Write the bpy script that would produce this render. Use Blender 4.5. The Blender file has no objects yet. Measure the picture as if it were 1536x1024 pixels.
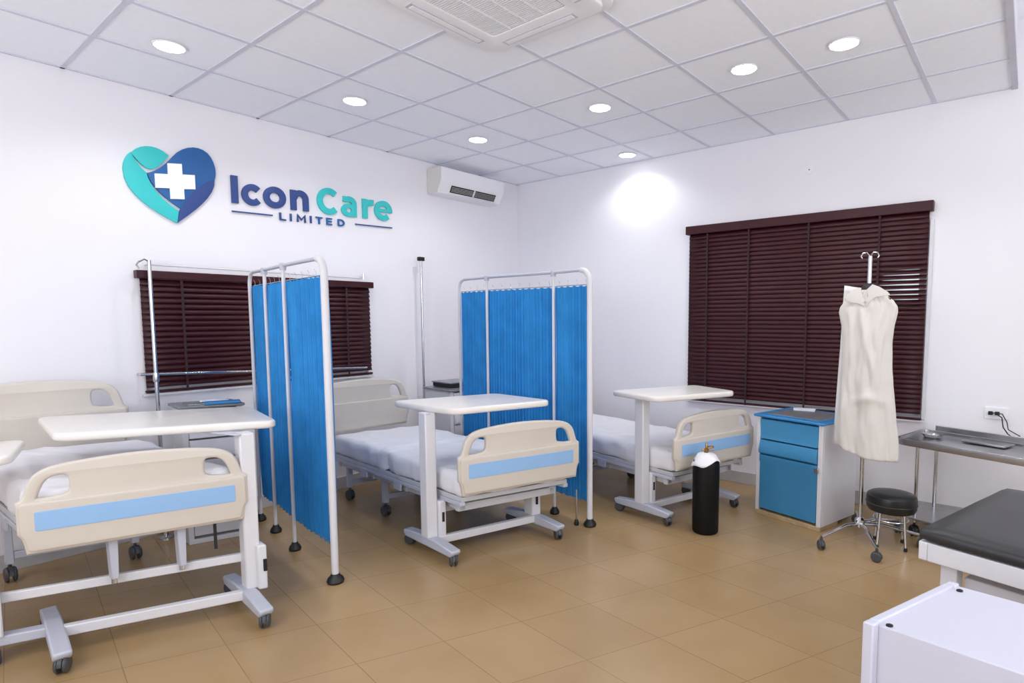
import bpy, bmesh, math, random
from mathutils import Vector, Matrix, noise
random.seed(7)
SC = bpy.context.scene
COL = SC.collection
PI = math.pi

# ------------------------------------------------------------------ camera, world, light, exposure
cam_d = bpy.data.cameras.new('camera'); cam = bpy.data.objects.new('camera', cam_d); COL.objects.link(cam)
RT = Vector((0.6177364, -0.7863774, -0.0035258)); UP = Vector((0.0680111, 0.0489581, 0.9964827)); FW = Vector((0.7834387, 0.6158034, -0.0837257))
cam.matrix_world = Matrix(((RT.x, UP.x, -FW.x, -5.2732), (RT.y, UP.y, -FW.y, -4.9141), (RT.z, UP.z, -FW.z, 1.548), (0, 0, 0, 1)))
cam_d.sensor_width = 36; cam_d.lens = 879.2276/1536*36
cam_d.shift_x = (768-851.963)/1536; cam_d.shift_y = (551.992-512)/1536
cam_d.clip_start = .02
SC.camera = cam
W = bpy.data.worlds.new('world'); SC.world = W; W.use_nodes = True
W.node_tree.nodes['Background'].inputs[0].default_value = (.85, .93, 1, 1)
W.node_tree.nodes['Background'].inputs[1].default_value = 1.2
SC.view_settings.view_transform = 'Standard'; SC.view_settings.look = 'None'
SC.view_settings.exposure = 0.12; SC.view_settings.gamma = 1.0; SC.view_settings.use_curve_mapping = False
try:
    SC.cycles.max_bounces = 10; SC.cycles.diffuse_bounces = 8; SC.cycles.use_denoising = True
    SC.cycles.sample_clamp_indirect = 6
except Exception: pass
CEIL = 3.1456
def area(name, loc, size, power, rot=(0, 0, 0), color=(1, 1, 1), shape='RECTANGLE', sy=None, spread=PI):
    l = bpy.data.lights.new(name, 'AREA'); l.shape = shape; l.size = size
    if sy: l.size_y = sy
    l.energy = power; l.color = color; l.spread = spread
    o = bpy.data.objects.new(name, l); COL.objects.link(o); o.location = loc; o.rotation_euler = rot
    return o
# fill lights added inside two invented windows behind the camera, tilted up
area('south_fill', (-3.9, -7.3, 1.75), 3.6, 92, (PI/2+.6, 0, 0), (.93, .96, 1), sy=1.7)
area('west_fill', (-7.3, -3.6, 1.75), 3.4, 80, (PI/2+.6, 0, -PI/2), (.93, .96, 1), sy=1.7)
LAMP_W = 21.0
# unseen fill lights added at ceiling height behind and left of the camera, no fixtures
for lx, ly, lz, lp in ((-6.3, -1.6, CEIL-.03, 15), (-6.3, -3.6, CEIL-.03, 14), (-5.9, -6.4, 3.57, 10), (-3.9, -6.8, 3.57, 8), (-1.4, -6.4, 3.57, 9)):
    area('ceiling_fill', (lx, ly, lz), .5, lp, (0, 0, 0), (.95, .975, 1))

# ------------------------------------------------------------------ materials
def srgb(r, g, b):
    f = lambda c: (c/255/12.92) if c/255 <= .04045 else ((c/255+.055)/1.055)**2.4
    return (f(r), f(g), f(b), 1)
def mat(name, col, rough=.5, metal=0, spec=.5, var=.04, scale=6, bump=0, bscale=40, emit=None, coat=0, trans=0, alpha=1):
    m = bpy.data.materials.new(name); m.use_nodes = True; nt = m.node_tree; b = nt.nodes['Principled BSDF']
    b.inputs['Roughness'].default_value = rough; b.inputs['Metallic'].default_value = metal
    b.inputs['Specular IOR Level'].default_value = spec; b.inputs['Coat Weight'].default_value = coat
    b.inputs['Transmission Weight'].default_value = trans
    tc = nt.nodes.new('ShaderNodeTexCoord')
    n = nt.nodes.new('ShaderNodeTexNoise'); n.inputs['Scale'].default_value = scale; n.inputs['Detail'].default_value = 4
    nt.links.new(tc.outputs['Object'], n.inputs['Vector'])
    r = nt.nodes.new('ShaderNodeValToRGB'); r.color_ramp.elements[0].position = .3; r.color_ramp.elements[1].position = .7
    c = srgb(*col)
    r.color_ramp.elements[0].color = tuple(min(1, x*(1-var)) for x in c[:3])+(1,)
    r.color_ramp.elements[1].color = tuple(min(1, x*(1+var)) for x in c[:3])+(1,)
    nt.links.new(n.outputs['Fac'], r.inputs['Fac']); nt.links.new(r.outputs['Color'], b.inputs['Base Color'])
    if bump:
        n2 = nt.nodes.new('ShaderNodeTexNoise'); n2.inputs['Scale'].default_value = bscale; n2.inputs['Detail'].default_value = 3
        nt.links.new(tc.outputs['Object'], n2.inputs['Vector'])
        bp = nt.nodes.new('ShaderNodeBump'); bp.inputs['Strength'].default_value = bump; bp.inputs['Distance'].default_value = .01
        nt.links.new(n2.outputs['Fac'], bp.inputs['Height']); nt.links.new(bp.outputs['Normal'], b.inputs['Normal'])
    if emit: b.inputs['Emission Color'].default_value = (1, 1, 1, 1); b.inputs['Emission Strength'].default_value = emit
    return m
M = {}
M['wall'] = mat('wall_paint', (236, 234, 238), .75, var=.012, scale=1.5, bump=.05, bscale=60, spec=.2)
M['ceil'] = mat('ceiling_tile', (246, 248, 255), .85, var=.015, scale=20, bump=.1, bscale=150, spec=.2)
M['grid'] = mat('ceiling_grid', (212, 213, 226), .6, var=.01)
M['trim'] = mat('trim_grey', (196, 196, 206), .6)
M['abs'] = mat('cream_plastic', (203, 195, 184), .38, var=.01, spec=.45)
M['top'] = mat('table_top_laminate', (228, 223, 217), .28, var=.01, spec=.5)
M['stripe'] = mat('blue_stripe', (142, 181, 222), .5, var=.01)
M['wmetal'] = mat('white_painted_metal', (213, 212, 216), .4, var=.015)
M['cabinet'] = mat('cabinet_painted_metal', (196, 196, 210), .42, var=.01)
M['gmetal'] = mat('grey_painted_metal', (184, 187, 199), .42, var=.02)
M['fmetal'] = mat('frame_grey_metal', (192, 193, 197), .45, var=.03)
M['chrome'] = mat('chrome', (200, 202, 206), .18, metal=1, var=.02)
M['steel'] = mat('brushed_steel', (176, 176, 178), .28, metal=1, var=.06, scale=12)
M['rubber'] = mat('black_rubber', (24, 24, 26), .5)
M['caster'] = mat('caster_grey', (66, 68, 72), .4, var=.1)
M['dark'] = mat('dark_gap', (20, 20, 22), .7)
M['sheet'] = mat('white_cotton', (230, 229, 233), .9, var=.01, bump=.12, bscale=25, spec=.15)
M['gown'] = mat('gown_cotton', (213, 208, 202), .85, var=.015, bump=.15, bscale=30, spec=.15)
M['plastic_sheet'] = mat('white_vinyl', (226, 225, 224), .5)
M['maroon'] = mat('maroon_slat', (56, 12, 20), .42, var=.12, scale=8, spec=.35)
M['maroon_tape'] = mat('maroon_tape', (48, 22, 26), .8)
M['cylblack'] = mat('cylinder_black', (9, 7, 8), .5, spec=.25)
M['brass'] = mat('brass', (170, 128, 70), .35, metal=1)
M['leather'] = mat('black_vinyl', (26, 26, 28), .33, var=.1, bump=.1, bscale=90)
M['couch'] = mat('couch_vinyl', (40, 40, 43), .45, var=.06, bump=.12, bscale=120)
M['locker'] = mat('locker_blue', (58, 132, 178), .4, var=.04)
M['locker_top'] = mat('locker_top_blue', (50, 130, 190), .3, var=.03)
M['greytop'] = mat('grey_laminate', (120, 122, 126), .25, var=.05)
M['paper'] = mat('paper', (225, 230, 238), .7)
M['teal'] = mat('logo_teal', (50, 196, 196), .5, var=0)
M['lblue'] = mat('logo_blue', (33, 94, 158), .5, var=0)
M['navy'] = mat('logo_navy', (43, 70, 134), .5, var=0)
M['lwhite'] = mat('logo_white', (255, 255, 255), .5, var=0)
M['acwhite'] = mat('ac_plastic', (238, 237, 240), .4, var=.005)
M['acside'] = mat('ac_side', (216, 212, 206), .45, var=.005)
M['glow'] = mat('lamp_diffuser', (255, 255, 255), .5, emit=14)
M['wood'] = mat('worn_wood', (176, 152, 116), .7, var=.15, scale=14)
M['skirt'] = mat('skirting_tile', (186, 184, 184), .35, var=.07, scale=9)
M['cable'] = mat('black_cable', (14, 14, 15), .5)

def curtain_mat():
    m = mat('curtain_blue', (60, 154, 218), .75, var=.13, scale=7, spec=.2); nt = m.node_tree; b = nt.nodes['Principled BSDF']
    tl = nt.nodes.new('ShaderNodeBsdfTranslucent'); tl.inputs[0].default_value = srgb(42, 140, 215)
    mx = nt.nodes.new('ShaderNodeMixShader'); mx.inputs[0].default_value = .35
    out = nt.nodes['Material Output']
    nt.links.new(b.outputs[0], mx.inputs[1]); nt.links.new(tl.outputs[0], mx.inputs[2]); nt.links.new(mx.outputs[0], out.inputs[0])
    return m
M['curtain'] = curtain_mat()
def glass_mat():
    m = bpy.data.materials.new('window_glass'); m.use_nodes = True; nt = m.node_tree; b = nt.nodes['Principled BSDF']
    b.inputs['Transmission Weight'].default_value = 1; b.inputs['Roughness'].default_value = .05; b.inputs['IOR'].default_value = 1.45
    return m
M['glass'] = glass_mat()
def floor_mat():
    # laid tiles: grout where either of two line families passes, tone varying by tile
    m = bpy.data.materials.new('floor_tile'); m.use_nodes = True; nt = m.node_tree; L = nt.links; b = nt.nodes['Principled BSDF']
    tc = nt.nodes.new('ShaderNodeTexCoord')
    def fam(nx, ny, off, sp):
        d = nt.nodes.new('ShaderNodeVectorMath'); d.operation = 'DOT_PRODUCT'; L.new(tc.outputs['Object'], d.inputs[0]); d.inputs[1].default_value = (nx/sp, ny/sp, 0)
        a = nt.nodes.new('ShaderNodeMath'); a.operation = 'ADD'; L.new(d.outputs['Value'], a.inputs[0]); a.inputs[1].default_value = -off/sp
        fl = nt.nodes.new('ShaderNodeMath'); fl.operation = 'FLOOR'; L.new(a.outputs[0], fl.inputs[0])
        fr = nt.nodes.new('ShaderNodeMath'); fr.operation = 'PINGPONG'; L.new(a.outputs[0], fr.inputs[0]); fr.inputs[1].default_value = .5
        lt = nt.nodes.new('ShaderNodeMath'); lt.operation = 'LESS_THAN'; L.new(fr.outputs[0], lt.inputs[0]); lt.inputs[1].default_value = .002/sp
        return lt, fl
    l1, f1 = fam(*FLOOR_A); l2, f2 = fam(*FLOOR_B)
    mx = nt.nodes.new('ShaderNodeMath'); mx.operation = 'MAXIMUM'; L.new(l1.outputs[0], mx.inputs[0]); L.new(l2.outputs[0], mx.inputs[1])
    cb = nt.nodes.new('ShaderNodeCombineXYZ'); L.new(f1.outputs[0], cb.inputs[0]); L.new(f2.outputs[0], cb.inputs[1])
    wn = nt.nodes.new('ShaderNodeTexWhiteNoise'); wn.noise_dimensions = '2D'; L.new(cb.outputs[0], wn.inputs['Vector'])
    n = nt.nodes.new('ShaderNodeTexNoise'); n.inputs['Scale'].default_value = 2.2; n.inputs['Detail'].default_value = 5; L.new(tc.outputs['Object'], n.inputs['Vector'])
    ad = nt.nodes.new('ShaderNodeMath'); ad.operation = 'MULTIPLY_ADD'; L.new(wn.outputs['Value'], ad.inputs[0]); ad.inputs[1].default_value = .25; L.new(n.outputs['Fac'], ad.inputs[2])
    r = nt.nodes.new('ShaderNodeValToRGB'); r.color_ramp.elements[0].position = .3; r.color_ramp.elements[1].position = .95
    r.color_ramp.elements[0].color = srgb(154, 126, 86); r.color_ramp.elements[1].color = srgb(171, 143, 105)
    L.new(ad.outputs[0], r.inputs[0])
    g = nt.nodes.new('ShaderNodeMix'); g.data_type = 'RGBA'; L.new(mx.outputs[0], g.inputs[0]); L.new(r.outputs[0], g.inputs[6]); g.inputs[7].default_value = srgb(140, 113, 78)
    L.new(g.outputs[2], b.inputs['Base Color'])
    b.inputs['Roughness'].default_value = .27; b.inputs['Specular IOR Level'].default_value = .45
    n2 = nt.nodes.new('ShaderNodeTexNoise'); n2.inputs['Scale'].default_value = 7; L.new(tc.outputs['Object'], n2.inputs['Vector'])
    bp = nt.nodes.new('ShaderNodeBump'); bp.inputs['Strength'].default_value = .06; bp.inputs['Distance'].default_value = .01; L.new(n2.outputs['Fac'], bp.inputs['Height']); L.new(bp.outputs[0], b.inputs['Normal'])
    return m
def nrm(deg): a = math.radians(deg); return (-math.sin(a), math.cos(a))
FX0, FY0 = -3.447, -2.298                       # one crossing of the grout lines
def famp(deg, sp): n = nrm(deg); return (n[0], n[1], n[0]*FX0+n[1]*FY0, sp)
FLOOR_A = famp(-24.5, .455); FLOOR_B = famp(81.7, .385)
M['floor'] = floor_mat()

# ------------------------------------------------------------------ mesh helpers
class Fr:
    """a local frame: a along u, b along v, c up; origin relative to a base point"""
    def __init__(s, o=(0, 0, 0), ua=0.0, va=None):
        s.o = Vector(o); ua = math.radians(ua); va = ua+PI/2 if va is None else math.radians(va)
        s.u = Vector((math.cos(ua), math.sin(ua), 0)); s.v = Vector((math.cos(va), math.sin(va), 0))
    def __call__(s, a, b, c): return s.o + s.u*a + s.v*b + Vector((0, 0, c))
WORLD = Fr()
class MB:
    def __init__(s, fr=WORLD): s.bm = bmesh.new(); s.fr = fr
    def add(s, vs, fs):
        v = [s.bm.verts.new(s.fr(*p)) for p in vs]
        for f in fs:
            try: s.bm.faces.new([v[i] for i in f])
            except ValueError: pass
        return v
    def box(s, x0, x1, y0, y1, z0, z1, tx=0, ty=0):
        vs = [(x0, y0, z0), (x1, y0, z0), (x1, y1, z0), (x0, y1, z0), (x0+tx, y0+ty, z1), (x1-tx, y0+ty, z1), (x1-tx, y1-ty, z1), (x0+tx, y1-ty, z1)]
        s.add(vs, [(3, 2, 1, 0), (4, 5, 6, 7), (0, 1, 5, 4), (1, 2, 6, 5), (2, 3, 7, 6), (3, 0, 4, 7)]); return s
    def quadprism(s, pts, z0, z1):
        n = len(pts); vs = [(x, y, z0) for x, y in pts]+[(x, y, z1) for x, y in pts]
        s.add(vs, [tuple(range(n))[::-1], tuple(range(n, 2*n))]+[(i, (i+1) % n, n+(i+1) % n, n+i) for i in range(n)]); return s
    def xzprism(s, pts, y0, y1):
        n = len(pts); vs = [(x, y0, z) for x, z in pts]+[(x, y1, z) for x, z in pts]
        s.add(vs, [tuple(range(n)), tuple(range(n, 2*n))[::-1]]+[(i, n+i, n+(i+1) % n, (i+1) % n) for i in range(n)]); return s
    def yzprism(s, pts, x0, x1):
        n = len(pts); vs = [(x0, y, z) for y, z in pts]+[(x1, y, z) for y, z in pts]
        s.add(vs, [tuple(range(n)), tuple(range(n, 2*n))[::-1]]+[(i, n+i, n+(i+1) % n, (i+1) % n) for i in range(n)]); return s
    def tube(s, path, r, seg=12, cap=True):
        P = [Vector(s.fr(*p)) for p in path]; rs = r if isinstance(r, (list, tuple)) else [r]*len(P)
        rings = []; ref = None
        for i, p in enumerate(P):
            t = ((P[i]-P[i-1]).normalized() if i else Vector()) + ((P[i+1]-P[i]).normalized() if i < len(P)-1 else Vector())
            t.normalize()
            if ref is None:
                ref = Vector((0, 0, 1)) if abs(t.z) < .9 else Vector((1, 0, 0))
            a = t.cross(ref).normalized(); b = t.cross(a).normalized(); ref = -b if ref.dot(-b) > 0 else b
            a = t.cross(ref).normalized(); b = a.cross(t)
            rings.append([s.bm.verts.new(p+(a*math.cos(2*PI*k/seg)+b*math.sin(2*PI*k/seg))*rs[i]) for k in range(seg)])
        for i in range(len(rings)-1):
            for k in range(seg): s.bm.faces.new([rings[i][k], rings[i][(k+1) % seg], rings[i+1][(k+1) % seg], rings[i+1][k]])
        if cap: s.bm.faces.new(rings[0][::-1]); s.bm.faces.new(rings[-1])
        return s
    def lathe(s, prof, c=(0, 0), seg=24, sx=1, sy=1):
        """prof = list of (radius, z)"""
        rings = []
        for r, z in prof:
            if r < 1e-5: rings.append([s.bm.verts.new(s.fr(c[0], c[1], z))])
            else: rings.append([s.bm.verts.new(s.fr(c[0]+sx*r*math.cos(2*PI*k/seg), c[1]+sy*r*math.sin(2*PI*k/seg), z)) for k in range(seg)])
        for a, b in zip(rings, rings[1:]):
            for k in range(seg):
                q = [a[k % len(a)], a[(k+1) % len(a)], b[(k+1) % len(b)], b[k % len(b)]]
                u = []
                for v in q:
                    if v not in u: u.append(v)
                if len(u) > 2:
                    try: s.bm.faces.new(u)
                    except ValueError: pass
        for rg in (rings[0], rings[-1]):
            if len(rg) > 2: s.bm.faces.new(rg)
        return s
    def grid(s, fn, nu, nv, thick=None):
        V = [[s.bm.verts.new(s.fr(*fn(i/nu, j/nv))) for j in range(nv+1)] for i in range(nu+1)]
        for i in range(nu):
            for j in range(nv): s.bm.faces.new([V[i][j], V[i+1][j], V[i+1][j+1], V[i][j+1]])
        return s
def obj(name, mb, m, parent=None, bevel=0, smooth=35, solid=0, loc=None, sub=0):
    bm = mb.bm if isinstance(mb, MB) else mb
    bmesh.ops.recalc_face_normals(bm, faces=bm.faces)
    me = bpy.data.meshes.new(name); bm.to_mesh(me); bm.free(); me.materials.append(M[m] if isinstance(m, str) else m)
    me.shade_smooth(); me.set_sharp_from_angle(angle=math.radians(smooth))
    o = bpy.data.objects.new(name, me); COL.objects.link(o)
    if parent: o.parent = parent
    if loc: o.location = loc
    if bevel:
        b = o.modifiers.new('bevel', 'BEVEL'); b.width = bevel; b.segments = 2; b.limit_method = 'ANGLE'; b.angle_limit = math.radians(40)
    if solid:
        b = o.modifiers.new('solid', 'SOLIDIFY'); b.thickness = solid; b.offset = 0
    if sub: b = o.modifiers.new('sub', 'SUBSURF'); b.levels = sub; b.render_levels = sub
    return o
def thing(name, label, cat, loc=(0, 0, 0), group=None):
    o = bpy.data.objects.new(name, None); COL.objects.link(o); o.location = loc; o.empty_display_size = .1
    return tag(o, label, cat, group)
def tag(o, label, cat, group=None):
    o['label'] = label; o['category'] = cat
    if group: o['group'] = group
    return o
def struct(name, mb, m, bevel=0, parent=None):
    o = obj(name, mb, m, parent, bevel)
    if not parent: o['kind'] = 'structure'
    return o
def setorigin(o, loc):
    """move the object's origin to loc without moving the mesh"""
    loc = Vector(loc); o.data.transform(Matrix.Translation(-loc)); o.location = loc; return o
def outline(polys, extrude, bev, fn, name, m, parent=None):
    """filled flat outline(s) (holes allowed) given thickness and rounded edges; fn maps (x, y, depth) to local space"""
    cu = bpy.data.curves.new(name, 'CURVE'); cu.dimensions = '2D'; cu.fill_mode = 'BOTH'; cu.extrude = max(extrude-bev, 0); cu.bevel_depth = bev; cu.bevel_resolution = 2
    for pts in polys:
        sp = cu.splines.new('POLY'); sp.points.add(len(pts)-1)
        for p, q in zip(sp.points, pts): p.co = (q[0], q[1], 0, 1)
        sp.use_cyclic_u = True
    t = bpy.data.objects.new('tmp', cu); COL.objects.link(t)
    dg = bpy.context.evaluated_depsgraph_get(); dg.update()
    me = bpy.data.meshes.new_from_object(t.evaluated_get(dg)); bpy.data.objects.remove(t); bpy.data.curves.remove(cu)
    me.name = name
    for v in me.vertices: v.co = fn(v.co.x, v.co.y, v.co.z)
    bm = bmesh.new(); bm.from_mesh(me); bmesh.ops.remove_doubles(bm, verts=bm.verts, dist=1e-5); bpy.data.meshes.remove(me)
    return obj(name, bm, m, parent, smooth=40)
def chaikin(pts, n=2):
    for _ in range(n):
        q = []
        for i in range(len(pts)):
            a, b = pts[i], pts[(i+1) % len(pts)]
            q += [(a[0]*.75+b[0]*.25, a[1]*.75+b[1]*.25), (a[0]*.25+b[0]*.75, a[1]*.25+b[1]*.75)]
        pts = q
    return pts
def rounded(pts, r, seg=6):
    out = []; n = len(pts)
    for i in range(n):
        p0, p, p1 = Vector(pts[i-1]), Vector(pts[i]), Vector(pts[(i+1) % n])
        a = (p0-p).normalized(); b = (p1-p).normalized(); rr = min(r, (p0-p).length*.45, (p1-p).length*.45)
        s, e = p+a*rr, p+b*rr
        for k in range(seg+1):
            t = k/seg; q = s*(1-t)**2+p*2*t*(1-t)+e*t*t; out.append((q.x, q.y))
    return out

# ------------------------------------------------------------------ room
YE = -4.735                                     # where the suspended ceiling ends
fl = MB(); fl.box(-7.5, .2, -7.5, .2, -.1, 0); struct('floor', fl, 'floor')
AX0, AX1, AZ0, AZ1 = -3.87, -2.085, 1.045, 1.87   # window in the back wall
BY0, BY1, BZ0, BZ1 = -2.305, -4.265, .77, 2.32    # window in the right wall
def wall_with_hole(name, fr, L0, L1, H, h0, h1, z0, z1):
    m = MB(fr); m.box(L0, h0, 0, .2, 0, H); m.box(h1, L1, 0, .2, 0, H); m.box(h0, h1, 0, .2, 0, z0); m.box(h0, h1, 0, .2, z1, H)
    bmesh.ops.remove_doubles(m.bm, verts=m.bm.verts, dist=1e-5)
    return struct(name, m, 'wall')
wall_with_hole('wall_back', Fr((0, 0, 0), 0), -7.7, .2, 3.6, AX0, AX1, AZ0, AZ1)
wall_with_hole('wall_right', Fr((0, 0, 0), -90), -.0, 7.5, 3.6, -BY0, -BY1, BZ0, BZ1)
# walls behind the camera, each with a window opening invented for the fill light
m = MB(); m.box(-7.7, -5.75, -7.7, -7.5, 0, 3.6); m.box(-2.05, .2, -7.7, -7.5, 0, 3.6); m.box(-5.75, -2.05, -7.7, -7.5, 0, .85); m.box(-5.75, -2.05, -7.7, -7.5, 2.65, 3.6); struct('wall_front', m, 'wall')
m = MB(); m.box(-7.7, -7.5, -7.5, -5.35, 0, 3.6); m.box(-7.7, -7.5, -1.85, 0, 0, 3.6); m.box(-7.7, -7.5, -5.35, -1.85, 0, .85); m.box(-7.7, -7.5, -5.35, -1.85, 2.65, 3.6); struct('wall_left', m, 'wall')
# suspended ceiling of square tiles in a T-bar grid
c = MB(); c.box(-7.5, 0, YE, 0, CEIL+.004, CEIL+.02); ce = struct('ceiling', c, 'ceil')
g = MB()
for k in range(13):
    x = -(.6128+.6*k)
    if x > -7.5: g.box(x-.0125, x+.0125, YE, 0, CEIL-.002, CEIL+.006)
for j in range(7):
    y = -(.6783+.6*j); g.box(-7.5, 0, y-.0125, y+.0125, CEIL-.0025, CEIL+.0055)
g.box(-7.5, 0, -.02, 0, CEIL-.002, CEIL+.006); g.box(-.02, 0, YE, 0, CEIL-.002, CEIL+.006)
obj('ceiling_grid', g, 'grid', ce)
t = MB(); t.box(-7.5, 0, YE-.035, YE, CEIL-.01, CEIL+.03); struct('trim_1', t, 'trim')
t = MB(); t.box(-7.5, 0, YE-.012, YE, CEIL+.03, 3.6); struct('trim_2', t, 'wall')
c = MB(); c.box(-7.7, .2, -7.7, .2, 3.6, 3.7); struct('ceiling_high', c, 'ceil')
b = MB(); b.box(-7.5, 0, -.012, 0, 0, .11); struct('baseboard_back', b, 'skirt', .002)
b = MB(); b.box(-.012, 0, -7.5, -.012, 0, .11); struct('baseboard_right', b, 'skirt', .002)

def window(n, fr, w, z0, z1, mull):
    m = MB(fr); T = .045; yb, yf = .16, .04
    m.box(0, T, yf, yb, z0, z1); m.box(w-T, w, yf, yb, z0, z1); m.box(T, w-T, yf, yb, z0, z0+T); m.box(T, w-T, yf, yb, z1-T, z1)
    for k in range(1, mull): x = w*k/mull; m.box(x-.025, x+.025, yf+.02, yb-.02, z0+T, z1-T)
    o = struct('window_%d' % n, m, 'wmetal', .002)
    for k in range(mull):
        g = MB(fr); g.box(max(T, w*k/mull+.025), min(w-T, w*(k+1)/mull-.025), .09, .096, z0+T, z1-T)
        obj('pane', g, 'glass', o)
window(1, Fr((AX0, 0, 0), 0), AX1-AX0, AZ0, AZ1, 3)
window(2, Fr((0, BY0, 0), -90), BY0-BY1, BZ0, BZ1, 3)
window(3, Fr((-2.05, -7.5, 0), 180), 3.7, .85, 2.65, 4)  # unseen window, made up to go with the south fill light
window(4, Fr((-7.5, -5.35, 0), 90), 3.5, .85, 2.65, 4)  # likewise made up, goes with the west fill light

def blind(name, label, fr, w, z0, z1, tapes, slat_h, tiltfn, rail_h):
    """maroon horizontal blind hung in front of a window: a = along, b = out of the wall (negative is into the room)"""
    base = fr(0, 0, z1); e = thing(name, label, 'window blind', base, 'maroon window blinds')
    f = Fr(fr.o-base); f.u, f.v = fr.u, fr.v
    h = MB(f); h.box(-.02, w+.02, -.075, -.005, z1-rail_h, z1); obj('headrail', h, 'maroon', e, .004)
    s = MB(f); n = int((z1-rail_h-z0-.02)/slat_h); NS = 14
    for k in range(n):
        zc = z1-rail_h-slat_h*(k+.6)
        rows = []
        for i in range(NS+1):
            a = .006+(w-.012)*i/NS; t = tiltfn(i/NS, (k+.5)/n); hw = slat_h*.62
            sag = .0015*noise.noise(Vector((i*.6, k*3.1, 1)))
            dy, dz = math.cos(t)*hw, math.sin(t)*hw
            pr = [(-dy, -dz), (-dy*.3, -dz*.3+.003), (dy*.3, dz*.3+.003), (dy, dz)]
            rows.append([s.bm.verts.new(f(a, -.035+p[0], zc+p[1]+sag)) for p in pr])
        for i in range(NS):
            for q in range(3): s.bm.faces.new([rows[i][q], rows[i+1][q], rows[i+1][q+1], rows[i][q+1]])
    obj('slats', s, 'maroon', e, solid=.0015, smooth=60)
    for tpos in tapes:
        t = MB(f); t.box(w*tpos-.008, w*tpos+.008, -.035-slat_h*.62-.004, -.035-slat_h*.62-.001, z0, z1-rail_h); obj('ladder_tape', t, 'maroon_tape', e)
    r = MB(f); r.box(0, w, -.05, -.02, z0, z0+.018); obj('bottom_rail', r, 'maroon', e, .003)
    return e
blind('window_blind', 'smaller maroon slatted blind on the wall below the logo, partly hidden by the blue screen', Fr((-3.885, 0, 0), 0), 1.815, 1.035, 1.895, (.14, .5, .86), .040,
      lambda a, z: math.radians(70-7*abs(math.sin(a*7))), .055)
def tilt_b(a, z):
    t = 72
    if a > .8 and .22 < z < .5: t -= 34*min(1, (a-.8)/.08)*math.sin((z-.22)/.28*PI)
    return math.radians(t)
blind('window_blind', 'large maroon slatted blind over the window behind the hanging white gown', Fr((0, -2.29, 0), -90), 1.995, .752, 2.425, (.1, .3, .56, .83), .0385, tilt_b, .078)
# pale window reveals beside the large blind, and the white sill bar below the small one
t = MB(); t.box(-.03, 0, -4.31, -4.285, .76, 2.29); struct('trim_3', t, 'wmetal', .002)
t = MB(); t.box(-.045, 0, -4.3, -2.28, .738, .752); struct('trim_4', t, 'wmetal', .002)
t = MB(); t.box(-3.9, -2.06, -.045, 0, 1.012, 1.03); struct('trim_5', t, 'wmetal', .002)

# ------------------------------------------------------------------ recessed downlights
DL = [((-3.9, -.878), 'ceiling downlight above the heart logo, leftmost of all the downlights'),
      ((-2.741, -.945), 'ceiling downlight above the gap between the logo and the wall air conditioner, second from left'),
      ((-1.534, -.963), 'ceiling downlight just above the wall air conditioner near the room corner'),
      ((-.28, -1.737), 'small far downlight close to the right wall above the bright glow'),
      ((-1.504, -2.27), 'ceiling downlight right of the cassette air conditioner, between it and the far corner'),
      ((-1.492, -3.39), 'ceiling downlight above the large maroon blind, left of the nearest one'),
      ((-1.465, -3.981), 'rightmost and nearest ceiling downlight near the ceiling edge')]
for i, ((x, y), lab) in enumerate(DL):
    e = thing('ceiling_downlight', lab, 'downlight', (x, y, CEIL-.002), 'recessed ceiling downlights')
    r = MB(); r.lathe([(.076, -.003), (.079, -.006), (.085, -.005), (.088, -.0005)], seg=32); obj('trim_ring', r, 'acwhite', e)
    d = MB(); d.lathe([(0, -.007), (.074, -.006), (.077, -.003)], seg=32); obj('diffuser', d, 'glow', e)
    l = bpy.data.lights.new('downlight_lamp', 'SPOT'); l.energy = LAMP_W*(1.0 if i != 3 else .8); l.spot_size = math.radians(150); l.spot_blend = .6; l.shadow_soft_size = .06; l.color = (.97, .985, 1)
    lo = bpy.data.objects.new('downlight_lamp', l); COL.objects.link(lo); lo.parent = e; lo.location = (0, 0, -.03)

# ------------------------------------------------------------------ ceiling cassette
CX, CY = -3.115, -2.755
e = thing('cassette_air_conditioner', 'square white ceiling cassette air conditioner with a slatted central grille', 'air conditioner', (CX, CY, CEIL))
def rsq(h, r): return rounded([(-h, -h), (h, -h), (h, h), (-h, h)], r, 8)
outline([rsq(.445, .1)], .009, .006, lambda x, y, z: Vector((x, y, -.010+z)), 'panel', 'acwhite', e)
outline([rsq(.40, .07), rsq(.262, .03)], .012, .006, lambda x, y, z: Vector((x, y, -.030+z)), 'fascia', 'acwhite', e)
for k in range(4):
    a = k*PI/2; f = Fr((0, 0, 0), math.degrees(a))
    s = MB(f); s.box(-.25, .25, .318, .37, -.0465, -.042); obj('outlet_slot', s, 'trim', e)
    s = MB(f); s.box(-.235, .235, .322, .36, -.051, -.046, ty=.004); obj('louvre', s, 'acwhite', e, .002)
g = MB()
for k in range(34):
    x = -.24+.48*k/33; g.box(x-.0035, x+.0035, -.25, .25, -.040, -.026)
for y in (-.12, 0, .12): g.box(-.25, .25, y-.005, y+.005, -.0405, -.03)
obj('grille', g, 'acwhite', e)
b = MB(); b.box(-.255, .255, -.255, .255, -.0245, -.019); obj('filter', b, 'trim', e)

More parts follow.
